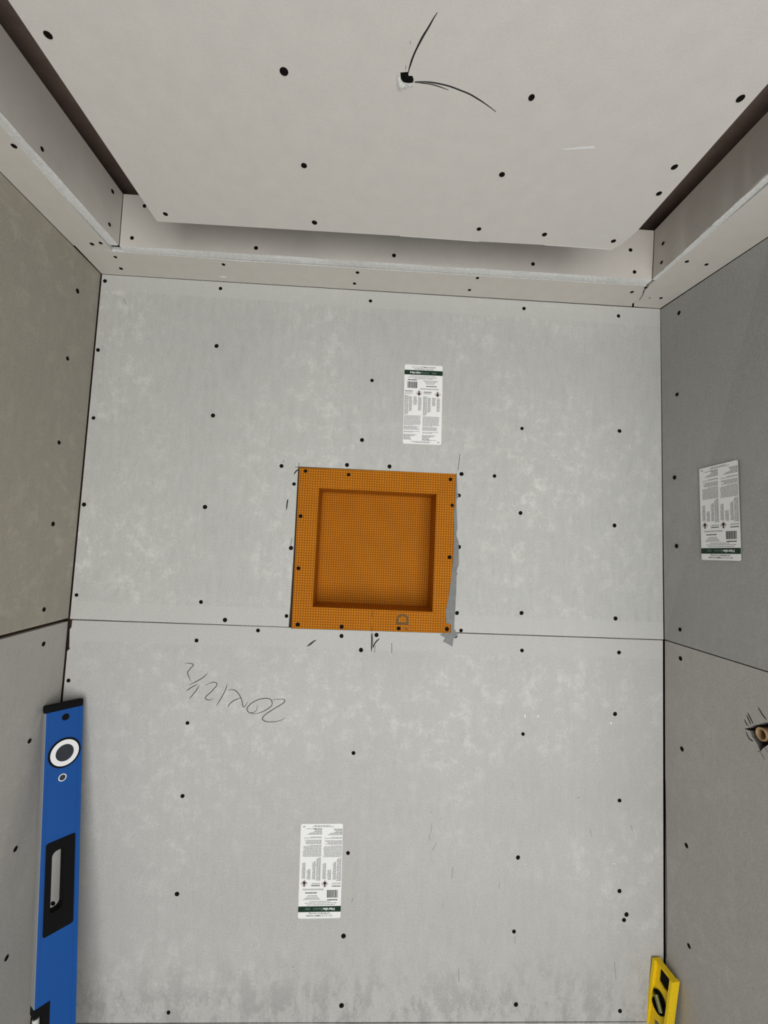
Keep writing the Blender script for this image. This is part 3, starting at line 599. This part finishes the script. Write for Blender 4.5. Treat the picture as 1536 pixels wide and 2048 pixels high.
def build_label_meshes():
    def mesh(bm, mat):
        bmesh.ops.recalc_face_normals(bm, faces=bm.faces); me = bpy.data.meshes.new('label_part')
        for f in bm.faces:
            if f.normal.z < 0: f.normal_flip()
        bm.to_mesh(me); bm.free(); me.materials.append(mat); return me
    r = .004; o = []
    for cx, cy, a0 in ((LW - r, r, -90), (LW - r, LH - r, 0), (r, LH - r, 90), (r, r, 180)):
        for k in range(5):
            a = math.radians(a0 + 22.5 * k); o.append((cx + r * math.cos(a), cy + r * math.sin(a)))
    sb = plate_bm(o, [], .0003, Matrix.Translation((0, 0, .00035)))
    bmesh.ops.recalc_face_normals(sb, faces=sb.faces)
    LBL['sticker'] = bpy.data.meshes.new('sticker'); sb.to_mesh(LBL['sticker']); sb.free(); LBL['sticker'].materials.append(M['paper'])
    LBL['header_band'] = mesh(band_shape(), M['green_ink'])
    t1 = fit_text('1/2" x 3\' x 5\' CEMENT BOARD', U(440), W_(252), U(925), W_(222), .012)
    t2 = fit_text('with MoldBlock Technology', U(480), W_(295), U(880), W_(264), .012)
    for bm2 in (t2,):
        me = bpy.data.meshes.new('t'); bm2.to_mesh(me); bm2.free(); t1.from_mesh(me); bpy.data.meshes.remove(me)
    for v in t1.verts: v.co.z = .00044
    LBL['title_text'] = mesh(t1, M['black_ink'])
    t = fit_text('Hardie', U(400), W_(372), U(612), W_(326), .022)
    for v in t.verts: v.co.z = .00055
    LBL['brand_text'] = mesh(t, M['white_ink'])
    t = fit_text('Backer', U(622), W_(372), U(800), W_(328), .004)
    t2 = fit_text('500', U(852), W_(374), U(940), W_(338), .015)
    me = bpy.data.meshes.new('t'); t2.to_mesh(me); t2.free(); t.from_mesh(me); bpy.data.meshes.remove(me)
    for v in t.verts: v.co.z = .00055
    LBL['brand_text_pale'] = mesh(t, M['pale_green_ink'])
    LBL['small_print'] = mesh(print_lines(), M['ink'])
    LBL['bold_print'] = mesh(bold_lines(), M['black_ink'])
    LBL['barcode'] = mesh(barcode(), M['black_ink'])
    for i, (cx, cy) in enumerate(((593, 785), (975, 797))):
        bm = bmesh.new(); diamond(bm, cx, cy, 64, .00045); LBL['hazard_diamond%d' % i] = mesh(bm, M['red_ink'])
        bm = bmesh.new(); diamond(bm, cx, cy, 54, .00050); LBL['hazard_field%d' % i] = mesh(bm, M['white_ink'])
        bm = bmesh.new()                            # head and shoulders figure
        bm.faces.new([bm.verts.new((U(cx + a), W_(cy + b), .00056)) for a, b in ((-7, -44), (7, -44), (14, -36), (14, -26), (9, -19), (15, -10), (36, 4), (26, 22), (0, 46), (-26, 22), (-36, 4), (-15, -10), (-9, -19), (-14, -26), (-14, -36))])
        LBL['hazard_figure%d' % i] = mesh(bm, M['black_ink'])
build_label_meshes()
def place_label(mw, label):
    t = empty('product_label', None, mw); tag(t, label, 'label')
    def add(nm, k, parent, stuff=False):
        o = bpy.data.objects.new(nm, LBL[k]); C.objects.link(o); o.parent = parent
        if stuff: o['kind'] = 'stuff'
        return o
    for k in ('sticker', 'header_band'): add(k, k, t)
    for k in ('title_text', 'small_print', 'bold_print', 'barcode'): add(k, k, t, True)
    add('header_text', 'brand_text', t, True); add('header_text', 'brand_text_pale', t, True)
    for i in (0, 1):
        d = add('hazard_diamond', 'hazard_diamond%d' % i, t)
        add('hazard_field', 'hazard_field%d' % i, d); add('hazard_figure', 'hazard_figure%d' % i, d)
    return t
def label_matrix(corners, wall, turned):
    # corners TL TR BR BL in wall coordinates, as seen on the wall
    tl, tr_, br, bl = [V((c[0], c[1], 0)) for c in corners]
    cen = (tl + tr_ + br + bl) / 4
    vy = ((tl + tr_) - (bl + br)); ang = math.atan2(vy.y, vy.x) - math.pi / 2
    w = ((tr_ - tl).length + (br - bl).length) / 2; h = ((tl - bl).length + (tr_ - br).length) / 2
    if turned: ang += math.pi
    return wall @ Matrix.Translation((cen.x, cen.y, 0)) @ Matrix.Rotation(ang, 4, 'Z') @ Matrix.Diagonal((w / LW, h / LH, 1, 1)) @ Matrix.Translation((-LW / 2, -LH / 2, 0))
place_label(label_matrix(LABEL[0], FB, False), 'white printed label on the back wall above the orange niche, right way up')
place_label(label_matrix(LABEL[1], FB, True), 'white printed label upside down on the back wall below the orange niche')
xo = xoff(-.175, 1.70)
place_label(Matrix.Translation((xo - .0004, 0, 0)) @ label_matrix(neg(LABEL3), FR_, True), 'white printed label stuck upside down on the right side wall')

# ------------------------------------------------------------------ blue box level leaning in the left corner
def level_matrix(L):
    w, u, n = L['w'], L['u'], L['n']; p = L['P']
    return Matrix(((w[0], u[0], n[0], p[0]), (w[1], u[1], n[1], p[1]), (w[2], u[2], n[2], p[2]), (0, 0, 0, 1)))
def bevel(o, w=.0012, seg=2):
    m = o.modifiers.new('bevel', 'BEVEL'); m.width = w; m.segments = seg; m.limit_method = 'ANGLE'; m.angle_limit = math.radians(40)
    for p in o.data.polygons: p.use_smooth = False
def sub(name, bm, mat, parent, label=None, mats=None):
    bmesh.ops.recalc_face_normals(bm, faces=bm.faces)
    me = bpy.data.meshes.new(name); bm.to_mesh(me); bm.free()
    for m in (mats or [mat]): me.materials.append(m)
    o = bpy.data.objects.new(name, me); C.objects.link(o); o.parent = parent
    if label: o['label'] = label
    return o
mb = level_matrix(BLUE)
BW, BD = BLUE['width'], .022
# length so that the lowest corner of the foot rests on the floor
ulen = min(((mb @ V((x, 0, z))).z) for x in (0, BW) for z in (0, -BD)) / BLUE['u'][2] - .0002
lvb = empty('spirit_level', None, mb); tag(lvb, 'long blue box level with black grips leaning in the left corner', 'level')
def rrect(x0, y0, x1, y1, r, k=4, corners=(1, 1, 1, 1)):
    o = []
    for i, (cx, cy, a0) in enumerate(((x1 - r, y0 + r, -90), (x1 - r, y1 - r, 0), (x0 + r, y1 - r, 90), (x0 + r, y0 + r, 180))):
        if not corners[i]:
            o.append(((x1, y0), (x1, y1), (x0, y1), (x0, y0))[i]); continue
        for j in range(k + 1):
            a = math.radians(a0 + 90 / k * j); o.append((cx + r * math.cos(a), cy + r * math.sin(a)))
    return o
grips = [(-.2655, -.4335), (-.7875, -.9555)]
hole = lambda y0, y1: rrect(.0125, y1 + .006, .0555, y0 - .006, .006)
win = [(-.0005, -.5465), (.0225, -.5465), (.0225, -.6735), (-.0005, -.6735)]
body_out = [(0, -.004), (0, -.548), (.021, -.548), (.021, -.672), (0, -.672), (0, -ulen + .012), (BW, -ulen + .012), (BW, -.004)]
vial_hole = lambda cy: [(.0362 + .0215 * math.cos(-k * math.pi / 12), cy + .0215 * math.sin(-k * math.pi / 12)) for k in range(24)]
bodyb = sub('body', plate_bm(body_out[::-1], [hole(*g) for g in grips], BD), M['blue'], lvb); 
# raised rails along both long edges
for x0, x1 in ((.0, .0055), (BW - .0075, BW)):
    for y0, y1 in (((-.005, -.547), (-.673, -ulen + .013)) if x0 == 0 else ((-.005, -ulen + .013),)):
        sub('edge_rail', box_bm((x0, y1, 0), (x1, y0, .0007)), M['blue'], lvb)
for y0, y1 in ((-.0045, -.547), (-.673, -ulen + .0125)):
    sub('milled_edge', box_bm((-.0008, y1, -BD + .0005), (.0, y0, -.0008)), M['alu'], lvb, label='bare grey milled edge')
def cap(y0, y1, nm='end_cap'):
    o = sub(nm, box_bm((-.0015, y0, -BD - .0008), (BW + .001, y1, .0016)), M['rubber'], lvb, label='black end cap'); bevel(o, .0035, 3); return o
cap(-.004, .012); cap(-ulen, -ulen + .0125)
def ring_vial(cy):
    b = sub('vial_housing', ring_bm(.0305, .0265, .0016, 48, .0362, cy, 0), M['rubber'], lvb)
    o = sub('vial_ring', ring_bm(.0268, .0172, .0028, 48, .0362, cy, 0), M['white_plastic'], lvb, label='white vial ring'); 
    l = sub('vial_lens', disc_bm(.0174, .0012, 40, .0362, cy, 0), M['vial_dark'], lvb, label='dark round vial lens')
ring_vial(-.0955); ring_vial(-ulen + .105)
sub('hang_hole', disc_bm(.0070, .0009, 24, .0362, -.0208, 0), M['rubber'], lvb)
sub('rivet_ring', ring_bm(.0076, .0058, .0012, 28, .0336, -.1455, 0), M['white_plastic'], lvb)
sub('rivet', disc_bm(.0060, .0008, 24, .0336, -.1455, 0), M['vial_dark'], lvb)
for y0, y1 in grips:
    inner = rrect(.0195, y1 + .0375, .0415, y0 - .0195, .010, 6, (1, 0, 1, 0))
    g = sub('grip', plate_bm(rrect(.0085, y1, .0605, y0, .004), [inner], BD + .003, Matrix.Translation((0, 0, .0018))), M['rubber'], lvb, label='black rubber grip'); bevel(g, .0010, 2)
sub('vial_frame', plate_bm([(-.001, -.5475), (.0245, -.5475), (.0245, -.6725), (-.001, -.6725), (-.001, -.660), (.0125, -.660), (.0125, -.5615), (-.001, -.5615)][::-1], [], BD + .0026, Matrix.Translation((0, 0, .0014))), M['rubber'], lvb)
vb = disc_bm(.0062, .088, 20); vb.transform(Matrix.Translation((.0055, -.655, -.010)) @ Matrix.Rotation(-math.pi / 2, 4, 'X'))
M['clear'] = plain_mat('pale_vial', (0.55, 0.58, 0.56), 0.15, 0.05, 200, spec=0.6)
sub('edge_vial', vb, M['clear'], lvb, label='pale tube vial in the edge window')

# ------------------------------------------------------------------ yellow I-beam level in the right corner
my = level_matrix(YEL); YW, YD = YEL['width'], .022
ylen = min(((my @ V((x, 0, z))).z) for x in (0, YW) for z in (0, -YD)) / YEL['u'][2] - .0002
lvy = empty('spirit_level', None, my); tag(lvy, 'short yellow beam level leaning in the right corner', 'level')
FT = .008                                   # flange thickness
for x0 in (0, YW - FT):
    o = sub('flange', box_bm((x0, -ylen, -YD), (x0 + FT, 0, 0)), M['yellow'], lvy); bevel(o, .0010, 2)
slot = lambda y0, y1: [(.0155, y0 - .010), (.0185, y0 - .002), (.030, y0), (.0425, y0 - .004), (.0445, y1 + .010), (.0415, y1 + .002), (.030, y1), (.0165, y1 + .003)]
oval = lambda cy: [(.0248 + .0195 * math.cos(k * math.pi / 16), cy + .0255 * math.sin(k * math.pi / 16)) for k in range(32)]
vials = [-.0835, -ylen / 2, -ylen + .0835]
slots = [slot(-.0055, -.0425), slot(-.128, -.190), slot(-ylen + .0425, -ylen + .0055)]
web = plate_bm([(FT, -ylen + .001), (YW - FT, -ylen + .001), (YW - FT, -.001), (FT, -.001)], [oval(v) for v in vials] + slots, .006, Matrix.Translation((0, 0, -.008)))
o = sub('web', web, M['yellow'], lvy)
for y0, y1 in ((-.004, 0.0), (-ylen, -ylen + .004)):
    e = sub('end_plate', box_bm((FT - .0005, y0, -YD + .003), (YW - FT + .0005, y1, -.0042)), M['yellow'], lvy)
for k_ in (0, 2):  # dark plates added behind the end slots for the shaded corner seen through
    sub('slot_shade_backing', plate_bm([(p[0], p[1]) for p in slots[k_]], [], .0015, Matrix.Translation((0, 0, -.0122))), M['rubber'], lvy)
for v in vials:
    ov = oval(v); big = [(.0248 + (p[0] - .0248) * 1.08, v + (p[1] - v) * 1.06) for p in ov]
    small = [(.0248 + (p[0] - .0248) * .90, v + (p[1] - v) * .91) for p in ov]
    sub('vial_rim', plate_bm(ov, [small[::-1]], .011, Matrix.Translation((0, 0, -.0055))), M['rubber'], lvy)
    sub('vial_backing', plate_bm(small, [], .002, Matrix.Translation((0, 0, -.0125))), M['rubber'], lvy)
    t = disc_bm(.0052, .030, 16); t.transform(Matrix.Translation((.0345, v - .0135, -.0056)) @ Matrix.Rotation(math.radians(38), 4, 'Z') @ Matrix.Rotation(-math.pi / 2, 4, 'X'))
    sub('vial_tube', t, M['vial_green'], lvy, label='olive green vial tube')

# ------------------------------------------------------------------ pipe stub in its rough hole, right wall
py, pz = PIPE[0]
ps = empty('pipe_stub', (WL, py, pz)); tag(ps, 'tan open pipe end in a rough hole in the right wall', 'pipe')
FP = frame((WL + .004, py, pz), (0, -1, 0), (0, 0, 1))
bm = bmesh.new(); n = 32; prof = [(.0128, -.09), (.0128, -.001), (.0122, .0), (.0100, .0), (.0094, -.0012), (.0094, -.09)]
R_ = [[bm.verts.new((r * math.cos(2 * math.pi * k / n), r * math.sin(2 * math.pi * k / n), z)) for k in range(n)] for r, z in prof]
for a, b in zip(R_, R_[1:]):
    for k in range(n): bm.faces.new((a[k], a[(k + 1) % n], b[(k + 1) % n], b[k]))
bm.transform(FP); from_bm('pipe_wall', bm, M['copper'], ps)
bm = disc_bm(.0093, .002, 24, 0, 0, -.030); bm.transform(FP); from_bm('pipe_plug', bm, M['pipe_in'], ps)
